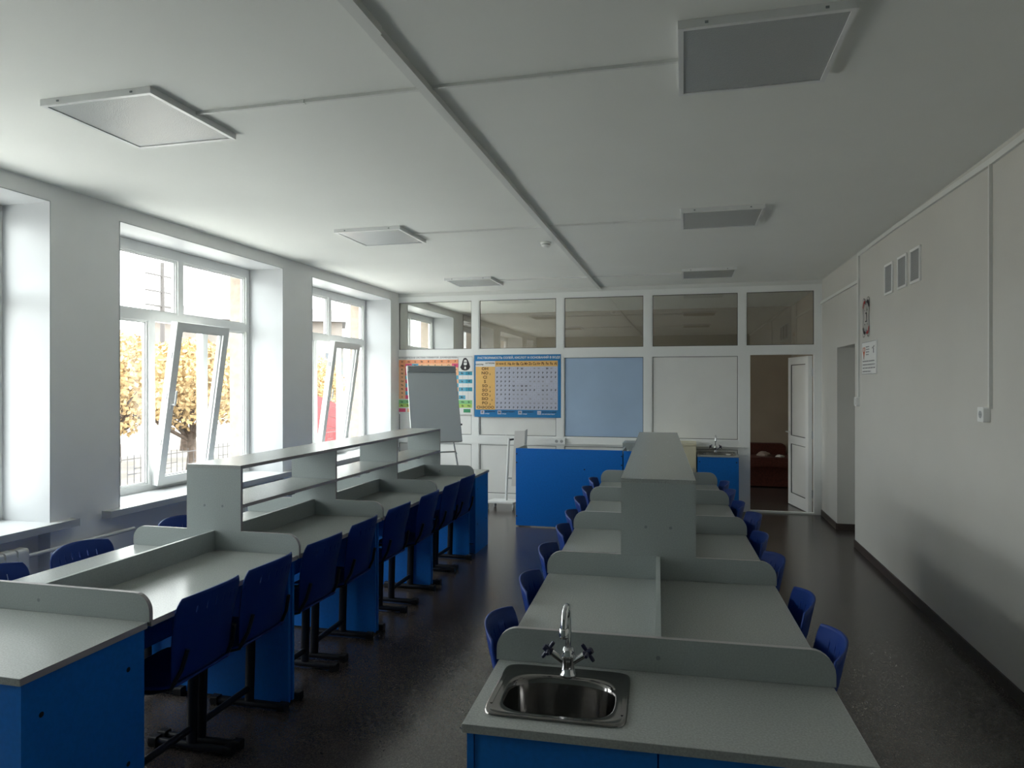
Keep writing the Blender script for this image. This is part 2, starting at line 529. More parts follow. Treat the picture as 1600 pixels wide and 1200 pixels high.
# radiators under the windows
RL = ['white sectional radiator under the window beside the camera', 'white sectional radiator under the window nearest the front cabinet', 'white sectional radiator under the middle window', 'white sectional radiator under the window next to the partition']
for i, (a, b_) in enumerate(WINS):
    if i in (0, 4): continue
    n = 12
    y0 = b_ - .25 - n * .08
    t = thing('radiator', RL[i], 'radiator', (WX + .085, y0, 0), group='radiators under the windows')
    for k in range(n):
        m = MB()
        m.prism(rrect(-.06, .035, .13, .64, .02, 3), 'y', k * .08 + .006, k * .08 + .074, 'radiator')
        m.box(-.055, .03, k * .08, k * .08 + .08, .17, .21, 'radiator'); m.box(-.055, .03, k * .08, k * .08 + .08, .56, .60, 'radiator')
        m.build('section', t)
    MB().tube([(-.01, n * .08, .19), (-.01, n * .08 + .06, .19), (-.01, n * .08 + .06, .0)], .012, 'radiator').build('pipe', t)
    m = MB().tube([(-.01, n * .08, .58), (-.01, n * .08 + (.88 if i < 3 else .15), .58)], .013, 'radiator').build('pipe', t)

# ------------------------------------------------------------------ ceiling lights, trunking, detectors
def make_lamp():
    t = thing('ceiling_light', '', 'light', (0, 0, CH), group='square ceiling light panels')
    m = MB()
    for a in ((-.3, .3, -.3, -.28), (-.3, .3, .28, .3), (-.3, -.28, -.28, .28), (.28, .3, -.28, .28)):
        m.box(*a, -.030, 0, 'white_metal')
    m.box(-.28, .28, -.28, .28, -.006, 0, 'white_metal')
    for sx in (-.2, .2):
        for sy in (-.303, .3): m.box(sx - .006, sx + .006, sy, sy + .003, -.020, -.012, 'screw')
    m.build('frame', t)
    MB().box(-.28, .28, -.28, .28, -.026, -.02, 'diffuser').build('diffuser', t)
    return t
lamp0 = make_lamp()
first = True
pos = {(0, 0): 'front left square light panel, the largest on the window side', (1, 0): 'front right square light panel, the largest one on the wall side',
       (0, 1): 'middle square light panel in the ceiling row on the window side', (1, 1): 'middle square light panel in the ceiling row on the wall side',
       (0, 2): 'far square light panel near the partition on the window side', (1, 2): 'far square light panel near the partition on the wall side'}
for (c, r), lab in pos.items():
    o = lamp0 if first else copy_tree(lamp0)
    first = False
    o.location = ((-2.575, .28)[c], (2.865, 5.62, 8.40)[r], CH)
    o['label'] = lab
TX = -1.10
def seg_trunk(m, y0, y1, w, h, jog):
    m.box(TX - w / 2 + jog, TX + w / 2 + jog, y0, y1, CH - h, CH, 'raceway')
m = MB()
seg_trunk(m, FY, 2.34, .05, .03, .004); seg_trunk(m, 2.34, 4.3, .045, .03, 0); seg_trunk(m, 4.3, 7.2, .045, .028, -.004); seg_trunk(m, 7.2, BY - .012, .045, .028, -.002)
struct(m.build('trim_1'), 'main cable trunking running the length of the ceiling')
k = 2
for r, y in enumerate((2.865, 5.62, 8.40)):
    for (x0, x1) in ((-2.275, TX - .03), (TX + .03, -.02)):
        m = MB()
        m.box(x0, x1, y - .008, y + .008, CH - .014, CH, 'raceway')
        m.box((x0 + x1) / 2 - .008, (x0 + x1) / 2 + .008, y - .011, y + .011, CH - .017, CH, 'raceway')
        struct(m.build('trim_%d' % k), 'thin cable trunking from the ceiling run to a light panel'); k += 1
m = MB()    # wall raceways on the right wall, sagging slightly at the head
ys = [FY, 3.2, 4.4, 5.2, 6.2, 7.48]; zs = [2.905, 2.90, 2.885, 2.90, 2.915, 2.915]
for i in range(5):
    v = [(x, y, z + dz) for x in (RX - .018, RX) for (y, z) in ((ys[i], zs[i]), (ys[i + 1], zs[i + 1])) for dz in (0, .035)]
    m.mesh(v, [(0, 1, 3, 2), (4, 6, 7, 5), (0, 4, 5, 1), (2, 3, 7, 6), (0, 2, 6, 4), (1, 5, 7, 3)], 'raceway')
m.box(RX - .018, RX, 7.445, 7.485, 1.52, 2.915, 'raceway')
m.box(RX - .018, RX, 4.43, 4.446, 1.51, 2.885, 'raceway')
m.box(RX - .018, RX, 7.485, BY, 2.655, 2.685, 'raceway')
struct(m.build('trim_%d' % k), 'white cable trunking along the top of the right wall with two drops'); k += 1
m = MB().box(-1.60, .77, P0 - .016, P0 + .002, .822, .838, 'raceway')
struct(m.build('trim_%d' % k), 'cable trunking on the partition rail right of the socket'); k += 1

def detector(x, y, label):
    t = thing('smoke_detector', label, 'smoke detector', (x, y, CH))
    MB().lathe([(0, 0), (.05, 0), (.05, -.015), (.042, -.02)], (0, 0, 0), 'pvc', 20).build('base', t)
    MB().lathe([(.036, -.018), (.036, -.024)], (0, 0, 0), 'gasket', 20).lathe([(.042, -.024), (.043, -.030), (.032, -.043), (0, -.046)], (0, 0, 0), 'pvc', 20).build('head', t)
detector(-1.235, 6.28, 'round white smoke detector beside the ceiling trunking')

def socket(loc, rz, label, n=1):
    t = thing('wall_socket', label, 'socket', loc, rz)
    MB().prism(rrect(-.042 * n, .042 * n, -.042, .042, .008, 3), 'y', -.035, 0, 'pvc').build('housing', t)
    for i in range(n):
        cx = (i - (n - 1) / 2) * .07
        m = MB().lathe([(.027, -.0365), (.022, -.036)], (cx, 0, 0), 'raceway', 20, 'y') if False else MB()
        m.disc((cx, -.0365, 0), .022, 'y', 'grille', 16)
        for s in (-.009, .009): m.disc((cx + s, -.037, 0), .003, 'y', 'gasket', 8)
        m.build('outlet', t)
socket((RX - .001, 4.50, 1.475), R(-90), 'white surface socket at the foot of the cable drop on the right wall')
socket((-1.655, P0 - .001, .865), 0, 'white double socket on the partition left of the pale blue panel', 2)
t = thing('light_switch', 'small white light switch beside the doorway of the right wall', 'switch', (RX - .001, 7.50, 1.475), R(-90))
MB().prism(rrect(-.045, .045, -.045, .045, .008, 3), 'y', -.03, 0, 'pvc').build('housing', t)
MB().prism(rrect(-.03, .03, -.03, .03, .004, 2), 'y', -.036, -.03, 'raceway').build('rocker', t)
t = thing('light_switch', 'small grey switch on the wall of the room beyond the open door', 'switch', (R2X - .001, 11.55, 1.5), R(-90))
MB().prism(rrect(-.045, .045, -.045, .045, .008, 3), 'y', -.02, 0, 'grille').build('housing', t)

vent0 = None
for i, (y0, lab) in enumerate(((6.32, 'white ventilation grille on the right wall, the one nearest the doorway'), (5.95, 'white ventilation grille on the right wall, between the other two'), (5.63, 'white ventilation grille on the right wall, the one furthest from the doorway'))):
    if vent0 is None:
        t = vent0 = thing('vent_grille', lab, 'vent', (0, 0, 0), R(-90), 'ventilation grilles on the right wall')
        m = MB()
        for a in ((-.115, .115, -.13, -.112), (-.115, .115, .112, .13), (-.115, -.097, -.112, .112), (.097, .115, -.112, .112)):
            m.box(a[0], a[1], -.012, 0, a[2], a[3], 'pvc')
        m.build('frame', t)
        m = MB().box(-.097, .097, -.003, 0, -.112, .112, 'gasket')
        for kx in range(17): m.box(-.095 + kx * .0116, -.089 + kx * .0116, -.008, -.003, -.112, .112, 'grille')
        for kz in range(15): m.box(-.097, .097, -.007, -.003, -.108 + kz * .015, -.101 + kz * .015, 'grille')
        m.build('mesh_screen', t)
    else:
        t = copy_tree(vent0)
    t['label'] = lab
    t.location = (RX - .001, y0 + .115, 2.54)

# ------------------------------------------------------------------ emblem and plaque on the right wall
def ribbon(m, pts, w, mt, M, closed=False, h=0):
    n = len(pts)
    L_, R_ = [], []
    for i in range(n):
        p0 = Vector(pts[(i - 1) % n] if closed or i > 0 else pts[0]); p1 = Vector(pts[(i + 1) % n] if closed or i < n - 1 else pts[-1])
        d = (p1 - p0).normalized(); nn = Vector((-d.y, d.x)) * w / 2
        p = Vector(pts[i]); L_.append((p.x + nn.x, p.y + nn.y, h)); R_.append((p.x - nn.x, p.y - nn.y, h))
    f = [(i, (i + 1) % n, n + (i + 1) % n, n + i) for i in range(n if closed else n - 1)]
    m.mesh(L_ + R_, f, mt, M=M)
MW = Matrix.Translation((RX - .001, 7.195, 2.285)) @ Matrix(((0, 0, -1, 0), (-1, 0, 0, 0), (0, 1, 0, 0), (0, 0, 0, 1)))
m = MB()
def quat(s, n=72):
    out = []
    for i in range(n):
        a = 2 * math.pi * i / n
        r = 1 + .24 * math.cos(4 * (a - math.pi / 4))
        out.append((s * .118 * r * math.cos(a) * 1.0, s * .17 * r * math.sin(a) * 1.0))
    return out
q1 = quat(1.12)
ribbon(m, q1, .007, 'p_ink', MW, True, .004)
ribbon(m, quat(.94), .009, 'p_grey', MW, True, .004)
for sx, sy, c in ((1, 1, 'p_ink'), (-1, 1, 'emblem_red'), (1, -1, 'emblem_red'), (-1, -1, 'p_ink')):
    ribbon(m, [(sx * .118 * (.95 + .2 * math.cos(t_ * 2 - .2)) * math.cos(t_), sy * .165 * (.95 + .2 * math.cos(4 * (t_ - .785))) * math.sin(t_)) for t_ in [.55 + .09 * j for j in range(9)]], .026, c, MW, False, .006)
    cx, cy = sx * .042, sy * .10
    ribbon(m, [(cx + .030 * math.cos(t_), cy + .038 * math.sin(t_)) for t_ in [k_ * .3927 for k_ in range(16)]], .007, 'p_ink' if sx * sy > 0 else 'p_grey', MW, True, .005)
m.mesh([(x, y, .005) for x, y in ((-.028, -.045), (.028, -.045), (.028, .045), (-.028, .045))], [(0, 1, 2, 3)], 'p_ink', M=MW)
m.mesh([(x, y, .006) for x, y in ((-.018, -.034), (.018, -.034), (.018, .034), (-.018, .034))], [(0, 1, 2, 3)], 'wall_warm', M=MW)
tag(m.build('wall_emblem'), 'black and red four-lobed emblem on the right wall above the white plaque', 'emblem')
MP = Matrix.Translation((RX - .001, 7.075, 1.895)) @ Matrix(((0, 0, -1, 0), (-1, 0, 0, 0), (0, 1, 0, 0), (0, 0, 0, 1)))
m = MB()
pw, ph = .255, .155
m.mesh([(x, y, z) for z in (0, .008) for x, y in ((-pw, -ph), (pw, -ph), (pw, ph), (-pw, ph))], [(4, 5, 6, 7), (0, 1, 5, 4), (1, 2, 6, 5), (2, 3, 7, 6), (3, 0, 4, 7)], 'pvc', M=MP)
ribbon(m, [(-pw + .006, -ph + .004), (pw - .006, -ph + .004), (pw - .006, ph - .004), (-pw + .006, ph - .004)], .006, 'p_grey', MP, True, .009)
drop = [(0, -.072), (.022, -.03), (.050, .012), (.048, .038), (.02, .046), (0, .036), (-.02, .046), (-.048, .038), (-.050, .012), (-.022, -.03)]
m.mesh([(-.175 + x * .9, .062 + y, .009) for x, y in drop], [tuple(range(10))], 'emblem_fire', M=MP)
m.mesh([(-.175 + x, .08 + y, .0095) for x, y in ((-.022, -.015), (.022, -.015), (.02, .016), (-.02, .016))], [(0, 1, 2, 3)], 'paper', M=MP)
for dx in (-.03, .03): m.mesh([(-.175 + dx * .3 + x, .01 + y, .0097) for x, y in ((-.003, -.02), (.003, -.02), (.003, .02), (-.003, .02))], [(0, 1, 2, 3)], 'p_brown', M=MP)
def bars(m, M, x0, x1, y, h, mt, seed, z=.0095):
    rnd = random.Random(seed); x = x0
    while x < x1:
        w = rnd.uniform(.015, .05); e_ = min(x + w, x1)
        m.mesh([(x, y - h / 2, z), (e_, y - h / 2, z), (e_, y + h / 2, z), (x, y + h / 2, z)], [(0, 1, 2, 3)], mt, M=M); x = e_ + .008
for i in range(4): bars(m, MP, -.10, .02 - .02 * (i == 3), .105 - i * .024, .010, 'p_grey', i)
m.mesh([(x, y, .0095) for x, y in ((.12, .09), (.20, .11), (.20, .098), (.12, .078))], [(0, 1, 2, 3)], 'p_grey', M=MP)
m.mesh([(x, y, .0095) for x, y in ((.155, .04), (.185, .04), (.185, .085), (.155, .085))], [(0, 1, 2, 3)], 'p_grey', M=MP)
for i, xe in enumerate((.20, .22, .23, .07)): bars(m, MP, -.22, xe, -.03 - i * .032, .011, 'p_grey', 20 + i)
tag(m.build('wall_plaque'), 'white plaque with an orange heart-shaped mark and lines of text, right wall', 'plaque')

# ------------------------------------------------------------------ posters on the partition
def pm(x, z, y): return Matrix.Translation((x, y, z)) @ Matrix.Rotation(R(90), 4, 'X')
def rect(m, x0, x1, z0, z1, y, mt): m.face([(x0, y, z0), (x1, y, z0), (x1, y, z1), (x0, y, z1)], mt)
# solubility table
X0, X1, Z0, Z1 = -2.875, -1.635, 1.185, 2.06
m = MB()
yb = P0 - .004
m.box(X0, X1, yb, yb + .003, Z0, Z1, 'p_blue')
y1, y2, y3 = yb - .001, yb - .0016, yb - .0022
tw = X1 - X0
def fx(u): return X0 + tw * u
def fz(v): return Z1 - (Z1 - Z0) * v
m.text('РАСТВОРИМОСТЬ СОЛЕЙ, КИСЛОТ И ОСНОВАНИЙ В ВОДЕ', .040, 'paper', pm(fx(.515), fz(.05), y2))
rect(m, fx(.02), fx(.10), fz(.075), fz(.03), y1, 'p_blue')
ribbon(m, [(fx(.03), 0), (fx(.055), .012), (fx(.08), 0)], .006, 'p_cyan', Matrix.Translation((0, y2, fz(.05))) @ Matrix.Rotation(R(90), 4, 'X'))
gl, gr, gt, gb = .015, .965, .10, .88
cl = .245
rect(m, fx(gl), fx(cl), fz(.19), fz(gt), y1, 'paper')
rect(m, fx(cl), fx(gr), fz(.19), fz(gt), y1, 'p_gold')
rect(m, fx(gl), fx(cl), fz(gb), fz(.19), y1, 'p_gold')
rect(m, fx(cl), fx(gr), fz(gb), fz(.19), y1, 'p_lilac')
m.text('АНИОНЫ', .026, 'p_ink', pm(fx(.06), fz(.155), y2))
m.text('КАТИОНЫ', .026, 'p_ink', pm(fx(.185), fz(.135), y2))
cat_ = ['H', 'NH₄', 'K', 'Na', 'Ag', 'Ba', 'Ca', 'Mg', 'Zn', 'Cu', 'Hg', 'Pb', 'Fe', 'Fe', 'Al']
for i, c in enumerate(cat_):
    u = cl + (gr - cl) * (i + .5) / 15
    m.text(c.replace('₄', '4'), .052 if len(c) < 3 else .042, 'p_brown', pm(fx(u), fz(.147), y2), sx=.8)
rows = ['OH', 'NO₃', 'Cl', 'S', 'SO₃', 'SO₄', 'CO₃', 'SiO₃', 'PO₄', 'CH₃COO']
tabl = ['-PPP-PМ--НН-МН--'[:15], 'PPPPPPPPPPPPPPP', 'PPPPНPPPPPPМPPP', 'PPPPН---НННН Н-', 'PPPPМНММН--НН- ', 'PPPPМНМPPP-МPPP', 'PPPPНННН--ННН--', 'Н-PPННН-Н--ННН-', 'PPPPННННННННННН', 'PPPPPPPPPPPPPPP']
dz = (gb - .19) / 10
for r, s in enumerate(rows):
    v = .19 + dz * (r + .5)
    z = fz(v)
    base = s.replace('₃', '').replace('₄', '')
    if s == 'CH₃COO':
        m.text('CH₃COO'.replace('₃', '3'), .052, 'p_brown', pm(fx(.13), z, y2), sx=1.15)
    else:
        m.text(base, .056, 'p_brown', pm(fx(.125), z, y2), sx=1.15)
        if base != s: m.text('3' if '₃' in s else '4', .034, 'p_brown', pm(fx(.125) + .028 * len(base) + .018, z - .018, y2))
    for i in range(15):
        ch = tabl[r][i] if i < len(tabl[r]) else '-'
        if ch == ' ': continue
        m.text('Р' if ch == 'P' else ch, .036, 'p_ink' if ch in 'PМ' else 'p_grey', pm(fx(cl + (gr - cl) * (i + .5) / 15), z, y2))
    rect(m, fx(gl), fx(cl), z - dz * .5 * (Z1 - Z0) - .0008, z - dz * .5 * (Z1 - Z0) + .0008, y3, 'p_salmon')
    rect(m, fx(cl), fx(gr), z - dz * .5 * (Z1 - Z0) - .0006, z - dz * .5 * (Z1 - Z0) + .0006, y3, 'p_grey')
for i in range(15): rect(m, fx(cl + (gr - cl) * i / 15) - .0006, fx(cl + (gr - cl) * i / 15) + .0006, fz(gb), fz(.19), y3, 'p_grey')
for u, ch, t1, t2 in ((.095, 'Р', 'растворяется', 'в воде'), (.295, 'М', 'малорастворимо', 'в воде'), (.535, 'Н', 'нерастворимо', 'в воде'), (.755, '-', 'разлагается водой', 'или не существует')):
    rect(m, fx(u - .022), fx(u + .022), fz(.955), fz(.895), y1, 'p_lilac')
    m.text(ch, .04, 'p_ink', pm(fx(u), fz(.925), y2))
    m.text(t1, .022, 'p_ink', pm(fx(u + .03), fz(.912), y2), 'LEFT')
    m.text(t2, .020, 'paper', pm(fx(u + .03), fz(.945), y2), 'LEFT')
tag(m.build('wall_poster'), 'blue framed solubility table poster on the partition with orange headers', 'poster')

# periodic table poster
X0, X1, Z0, Z1 = -4.045, -2.885, 1.215, 2.055
tw = X1 - X0
m = MB()
yb = P0 - .008
m.box(X0, X1, yb, yb + .003, Z0, Z1, 'paper')
y1, y2, y3 = yb - .001, yb - .0016, yb - .0022
m.text('ПЕРИОДИЧЕСКАЯ СИСТЕМА ЭЛЕМЕНТОВ  Д.И.МЕНДЕЛЕЕВА', .030, 'p_grey', pm(fx(.40), fz(.03), y2))
ct, cb = .065, .74
rows_n = 10
rh = (cb - ct) / rows_n
elems = 'H He Li Be B C N O F Ne Na Mg Al Si P S Cl Ar K Ca Sc Ti V Cr Mn Fe Co Ni Cu Zn Ga Ge As Se Br Kr Rb Sr Y Zr Nb Mo Tc Ru Rh Pd Ag Cd In Sn Sb Te I Xe Cs Ba La Hf Ta W Re Os Ir Pt Au Hg Tl Pb Bi Po At Rn'.split()
ei = 0
for r in range(rows_n):
    v0 = ct + r * rh
    for c in range(11):
        u0, u1 = .02 + c * .0875, .02 + (c + 1) * .0875
        if c >= 9 and r < 3: continue          # portrait area
        if c == 0: mt = 'p_orange' if r < 2 else 'p_salmon'
        elif r == 0: mt = 'p_orange'
        elif c == 8 and r < 2: mt = 'p_pink' if r == 1 else 'p_orange'
        elif c == 8: mt = ('p_salmon' if r % 2 else 'p_cyan') if r > 2 else 'p_salmon'
        elif c > 8: mt = 'p_teal' if (r % 2 == 1 and c == 10) else 'p_cyan' if r % 2 == 1 else None
        elif c == 1: mt = 'p_pink' if (r < 4 or r % 2 == 1) else 'p_cyan'
        elif c < 3: mt = 'p_pink' if r % 2 == 0 else 'p_cyan'
        else: mt = 'p_salmon' if r % 3 else 'p_cyan'
        if mt is None or (r == 9 and c == 10): continue
        rect(m, fx(u0), fx(u1) - .001, fz(v0 + rh), fz(v0) - .001, y1, mt)
        m.text(elems[ei % len(elems)], .034, 'p_ink', pm(fx((u0 + u1) / 2), fz(v0 + rh / 2), y2)); ei += 1
for u in (.86, .93): rect(m, fx(u) - .001, fx(u) + .001, fz(cb), fz(.29), y3, 'p_grey')
for r, mt in ((0, 'p_green'), (1, 'p_lime')):
    rect(m, fx(.02), fx(.98), fz(.755 + .065 * (r + 1)), fz(.755 + .065 * r), y1, mt)
    for c in range(12): m.text(('La Ce Pr Nd Pm Sm Eu Gd Tb Dy Ho Er' if r == 0 else 'Ac Th Pa U Np Pu Am Cm Bk Cf Es Fm').split()[c], .034, 'p_ink', pm(fx(.06 + c * .08), fz(.7875 + .065 * r), y2))
for u0, u1, mt in ((.02, .11, 'p_pink'), (.13, .2, 'p_salmon'), (.87, .96, 'p_dgreen')):
    rect(m, fx(u0), fx(u1), fz(.965), fz(.905), y1, mt)
# plain portrait of a bearded person
rect(m, fx(.80), fx(.985), fz(.275), fz(.02), y1, 'paper')
for q in ((.80, .985, .275, .270), (.80, .985, .025, .02), (.80, .803, .275, .02), (.982, .985, .275, .02)):
    rect(m, fx(q[0]), fx(q[1]), fz(q[2]), fz(q[3]), y2, 'p_grey')
cx, cz = fx(.892), fz(.14)
def blob(pts, mt, y): m.face([(cx + a_, y, cz + c_) for a_, c_ in pts], mt)
blob([(-.075, -.05), (-.05, -.085), (-.02, -.095), (.02, -.095), (.055, -.08), (.075, -.045), (.055, .02), (.035, .06), (.01, .085), (-.02, .08), (-.04, .045), (-.05, 0)], 'p_ink', y2)
blob([(-.022, -.02), (-.012, -.035), (.014, -.035), (.024, -.02), (.026, .03), (.018, .055), (-.010, .058), (-.022, .03)], 'paper', y3)
blob([(-.022, .012), (.024, .012), (.022, .024), (-.020, .024)], 'p_grey', y3 - .0003)
blob([(-.03, -.01), (-.032, -.05), (-.01, -.085), (.012, -.085), (.032, -.05), (.03, -.01), (.012, -.02), (-.012, -.02)], 'p_ink', y3 - .0005)
blob([(-.01, -.04), (.01, -.04), (.014, -.065), (0, -.08), (-.014, -.065)], 'paper', y3 - .001)
blob([(-.024, .022), (-.006, .022), (-.006, .028), (-.024, .028)], 'p_ink', y3 - .0005)
blob([(.006, .022), (.024, .022), (.024, .028), (.006, .028)], 'p_ink', y3 - .0005)
tag(m.build('wall_poster'), 'multicoloured periodic table poster partly hidden by the flipchart easel', 'poster')

# ------------------------------------------------------------------ laboratory furniture
DW, DL, DH, BH = 1.0, 1.035, .765, .87      # desk width, pitch, height, board top
def board_mesh(y, x0=-DW / 2 - .008, x1=DW / 2 + .008, holes=(-.165, .165)):
    """upright board across the row at local y, rounded top corners, room side facing -y"""
    r, n = .07, 7
    pts = [(x0, DH + .0005), (x1, DH + .0005)]
    for k_ in range(n + 1):
        a = R(90 * k_ / n); pts.append((x1 - r + r * math.cos(a), BH - r + r * math.sin(a)))
    for k_ in range(n + 1):
        a = R(90 + 90 * k_ / n); pts.append((x0 + r + r * math.cos(a), BH - r + r * math.sin(a)))
    m = MB().prism(pts, 'y', y, y + .018, 'board', 'laminate_edge')
    # pale top edge banding
    if holes:
        for sx in holes: m.disc((sx, y - .0006, DH + .045), .007, 'y', 'screw', 12)
    return m
def make_desk():
    t = thing('laboratory_desk', '', 'desk', group=None)
    m = MB().box(-DW / 2, DW / 2, .018, DL, DH - .022, DH, 'laminate')
    m.box(-DW / 2 - .0012, -DW / 2, .018, DL, DH - .0225, DH, 'laminate_edge'); m.box(DW / 2, DW / 2 + .0012, .018, DL, DH - .0225, DH, 'laminate_edge')
    m.build('tabletop', t)
    board_mesh(0).build('backboard', t)
    MB().box(-.009, .009, .0185, DL - .0005, DH + .0005, BH - .002, 'board').build('divider', t)
    for y in (.0, DL - .036):
        m = MB().box(-DW / 2 + .03, DW / 2 - .03, y, y + .018, .0, DH - .0225, 'blue_panel')
        m.box(-DW / 2 + .028, DW / 2 - .028, y - .0005, y + .0185, 0, .012, 'black_plastic')
        m.build('side_panel', t)
    MB().box(-.009, .009, .0185, DL - .037, .42, DH - .0225, 'blue_panel').build('modesty_panel', t)
    return t
def row_point(row, x, y):
    ox, a = row
    return (ox + x * math.cos(a) - y * math.sin(a), x * math.sin(a) + y * math.cos(a))
LROW = (-2.426, R(.2))
RROW = (-.0, R(2.0))
def place(o, row, x, y, z=0, rz=0):
    px, py = row_point(row, x, y)
    o.location = (px, py, z); o.rotation_euler = (0, 0, row[1] + rz)
SEAM = [2.165 + i * DL for i in range(5)]
desk0 = make_desk()
bvar = {}
DL_L = ['grey-topped lab desk on the window side behind the front cabinet, without a shelf above', 'grey-topped window-side lab desk under the near bay of the shelf unit', 'grey-topped window-side lab desk under the middle bay of the shelf unit', 'grey-topped window-side lab desk under the far bay of the shelf unit']
DL_R = ['grey-topped lab desk right behind the sink counter in the wall-side row', 'grey-topped wall-side lab desk under the near end of the shelf unit', 'grey-topped wall-side lab desk under the middle of the shelf unit', 'grey-topped wall-side lab desk under the far end of the shelf unit']
first = True
for row, labs in ((LROW, DL_L), (RROW, DL_R)):
    for i in range(4):
        o = desk0 if first else copy_tree(desk0)
        first = False
        o['label'] = labs[i]
        o['group'] = 'lab desks in the window-side row' if row is LROW else 'lab desks in the wall-side row'
        place(o, row, 0, SEAM[i])
        if i < 2:
            if i not in bvar: bvar[i] = board_mesh(0, holes=(.0,) if i == 0 else ()).build('board_variant')
            for ch in o.children:
                if ch.name.startswith('backboard'): ch.data = bvar[i].data
        if i == 3 and row is RROW: board_mesh(DL).build('backboard', o)
for q in bvar.values(): bpy.data.objects.remove(q)
# long shelf units standing on the boards of desks two to four
def make_shelf():
    t = thing('shelf_unit', '', 'shelf')
    w, z1, Lh = .165, 1.218, 3 * DL + .018
    m = MB().box(-w, w, 0, Lh, z1 - .018, z1, 'laminate')
    m.box(w, w + .001, 0, Lh, z1 - .0185, z1, 'laminate_edge'); m.box(-w - .001, -w, 0, Lh, z1 - .0185, z1, 'laminate_edge')
    for i in range(4):
        for sx in (-.07, .07): m.disc((sx, min(Lh - .01, i * DL + .009), z1 + .0006), .006, 'z', 'screw', 10)
    m.build('top', t)
    for i in range(4):
        y = i * DL
        m = MB().box(-w, w, y, y + .018, BH + .0005, z1 - .0185, 'board')
        m.box(w, w + .001, y, y + .018, BH + .0005, z1 - .0185, 'laminate_edge'); m.box(-w - .001, -w, y, y + .018, BH + .0005, z1 - .0185, 'laminate_edge')
        for sx in (-.055, .055): m.disc((sx, y - .0006, 1.0), .007, 'y', 'screw', 12)
        m.build('upright', t)
    for i in range(3):
        y = i * DL
        m = MB().box(-w, w, y + .0185, y + DL - .0005, .992, 1.010, 'laminate')
        m.box(w, w + .001, y + .0185, y + DL - .0005, .9915, 1.010, 'laminate_edge')
        m.box(w - .03, w - .01, y + DL / 2 - .03, y + DL / 2 + .03, .984, .992, 'screw')
        m.build('shelf', t)
    return t
sh = make_shelf(); sh['label'] = 'long open grey shelf unit on the window-side desks, open bays toward the aisle'
place(sh, LROW, 0, SEAM[1], 0)
s2 = copy_tree(sh); s2['label'] = 'long grey shelf unit on the wall-side desks, seen end-on'
place(s2, RROW, 0, SEAM[1], 0)

# front cabinets
def cabinet(name, row, y0, y1, label, sink=False, front=True, board=False):
    """y0..y1 in row coordinates; origin at the centre of its front edge"""
    t = thing(name, label, 'cabinet')
    d = y1 - y0
    m = MB()
    if sink:
        hx0, hx1, hy0, hy1 = sink
        m.box(-DW / 2, DW / 2, 0, hy0, DH - .022, DH, 'laminate'); m.box(-DW / 2, DW / 2, hy1, d, DH - .022, DH, 'laminate')
        m.box(-DW / 2, hx0, hy0, hy1, DH - .022, DH, 'laminate'); m.box(hx1, DW / 2, hy0, hy1, DH - .022, DH, 'laminate')
    else:
        m.box(-DW / 2, DW / 2, 0, d, DH - .022, DH, 'laminate')
    m.box(-DW / 2, DW / 2, -.0012, 0, DH - .0225, DH - .0005, 'laminate'); m.box(DW / 2, DW / 2 + .0012, 0, d, DH - .0225, DH, 'laminate_edge')
    m.build('worktop', t)
    for sx in (-1, 1):
        m = MB()
        xa = sx * (DW / 2 - .010); xb = sx * (DW / 2 - .028)
        m.box(min(xa, xb), max(xa, xb), .012, d - .004, 0, DH - .0225, 'blue_panel')
        for yy in (.08, d - .08):
            for zz in (.62, .28): m.disc((xa + sx * .0008, yy, zz), .009, 'x', 'black_plastic', 12)
        m.build('side_panel', t)
    hw = DW / 2 - .028
    if sink: MB().box(-hw, hw, d - .022, d - .004, 0, DH - .0225, 'blue_panel').build('back_panel', t)
    else: MB().box(-hw, hw, d - .022, d - .004, 0, DH - .0225, 'blue_panel').build('back_panel', t)
    MB().box(-hw, hw, .05, .066, 0, .08, 'blue_panel').build('plinth', t)
    if front:
        for sx in (-1, 1):
            a_, b2 = (-hw + .002, -.002) if sx < 0 else (.002, hw - .002)
            dd = MB().box(a_, b2, .016, .034, .09, DH - .03, 'blue_panel').build('door', t)
            MB().tube([(-sx * -.04, .016, .60), (-sx * -.04, -.01, .60), (-sx * -.04, -.01, .50), (-sx * -.04, .016, .50)], .005, 'chrome', 8).build('handle', dd)
    place(t, row, 0, y0)
    return t
cabinet('base_cabinet', LROW, 1.655, SEAM[0] - .001, 'grey-topped blue cabinet at the front of the window-side row')
SX0, SX1, SY0, SY1 = -.465, -.080, .055, .395      # sink rim in counter coordinates
cab = cabinet('sink_cabinet', RROW, 1.735, SEAM[0] - .001, 'grey-topped blue sink cabinet at the front of the wall-side row', sink=(SX0 + .03, SX1 - .03, SY0 + .03, SY1 - .03))
ec = cabinet('base_cabinet', LROW, SEAM[4] + .1, SEAM[4] + .565, 'narrow blue end cabinet at the far end of the window-side row', front=False)
board_mesh(-.1 - .0).build('backboard', ec)
MB().box(-DW / 2, DW / 2, -.082, -.002, DH - .022, DH, 'laminate').build('worktop', ec)
MB().box(-DW / 2 + .06, DW / 2 - .06, -.07, -.06, 0, DH - .0225, 'black_plastic').build('filler_panel', ec)  # black sheet standing in for the shade inside the gap

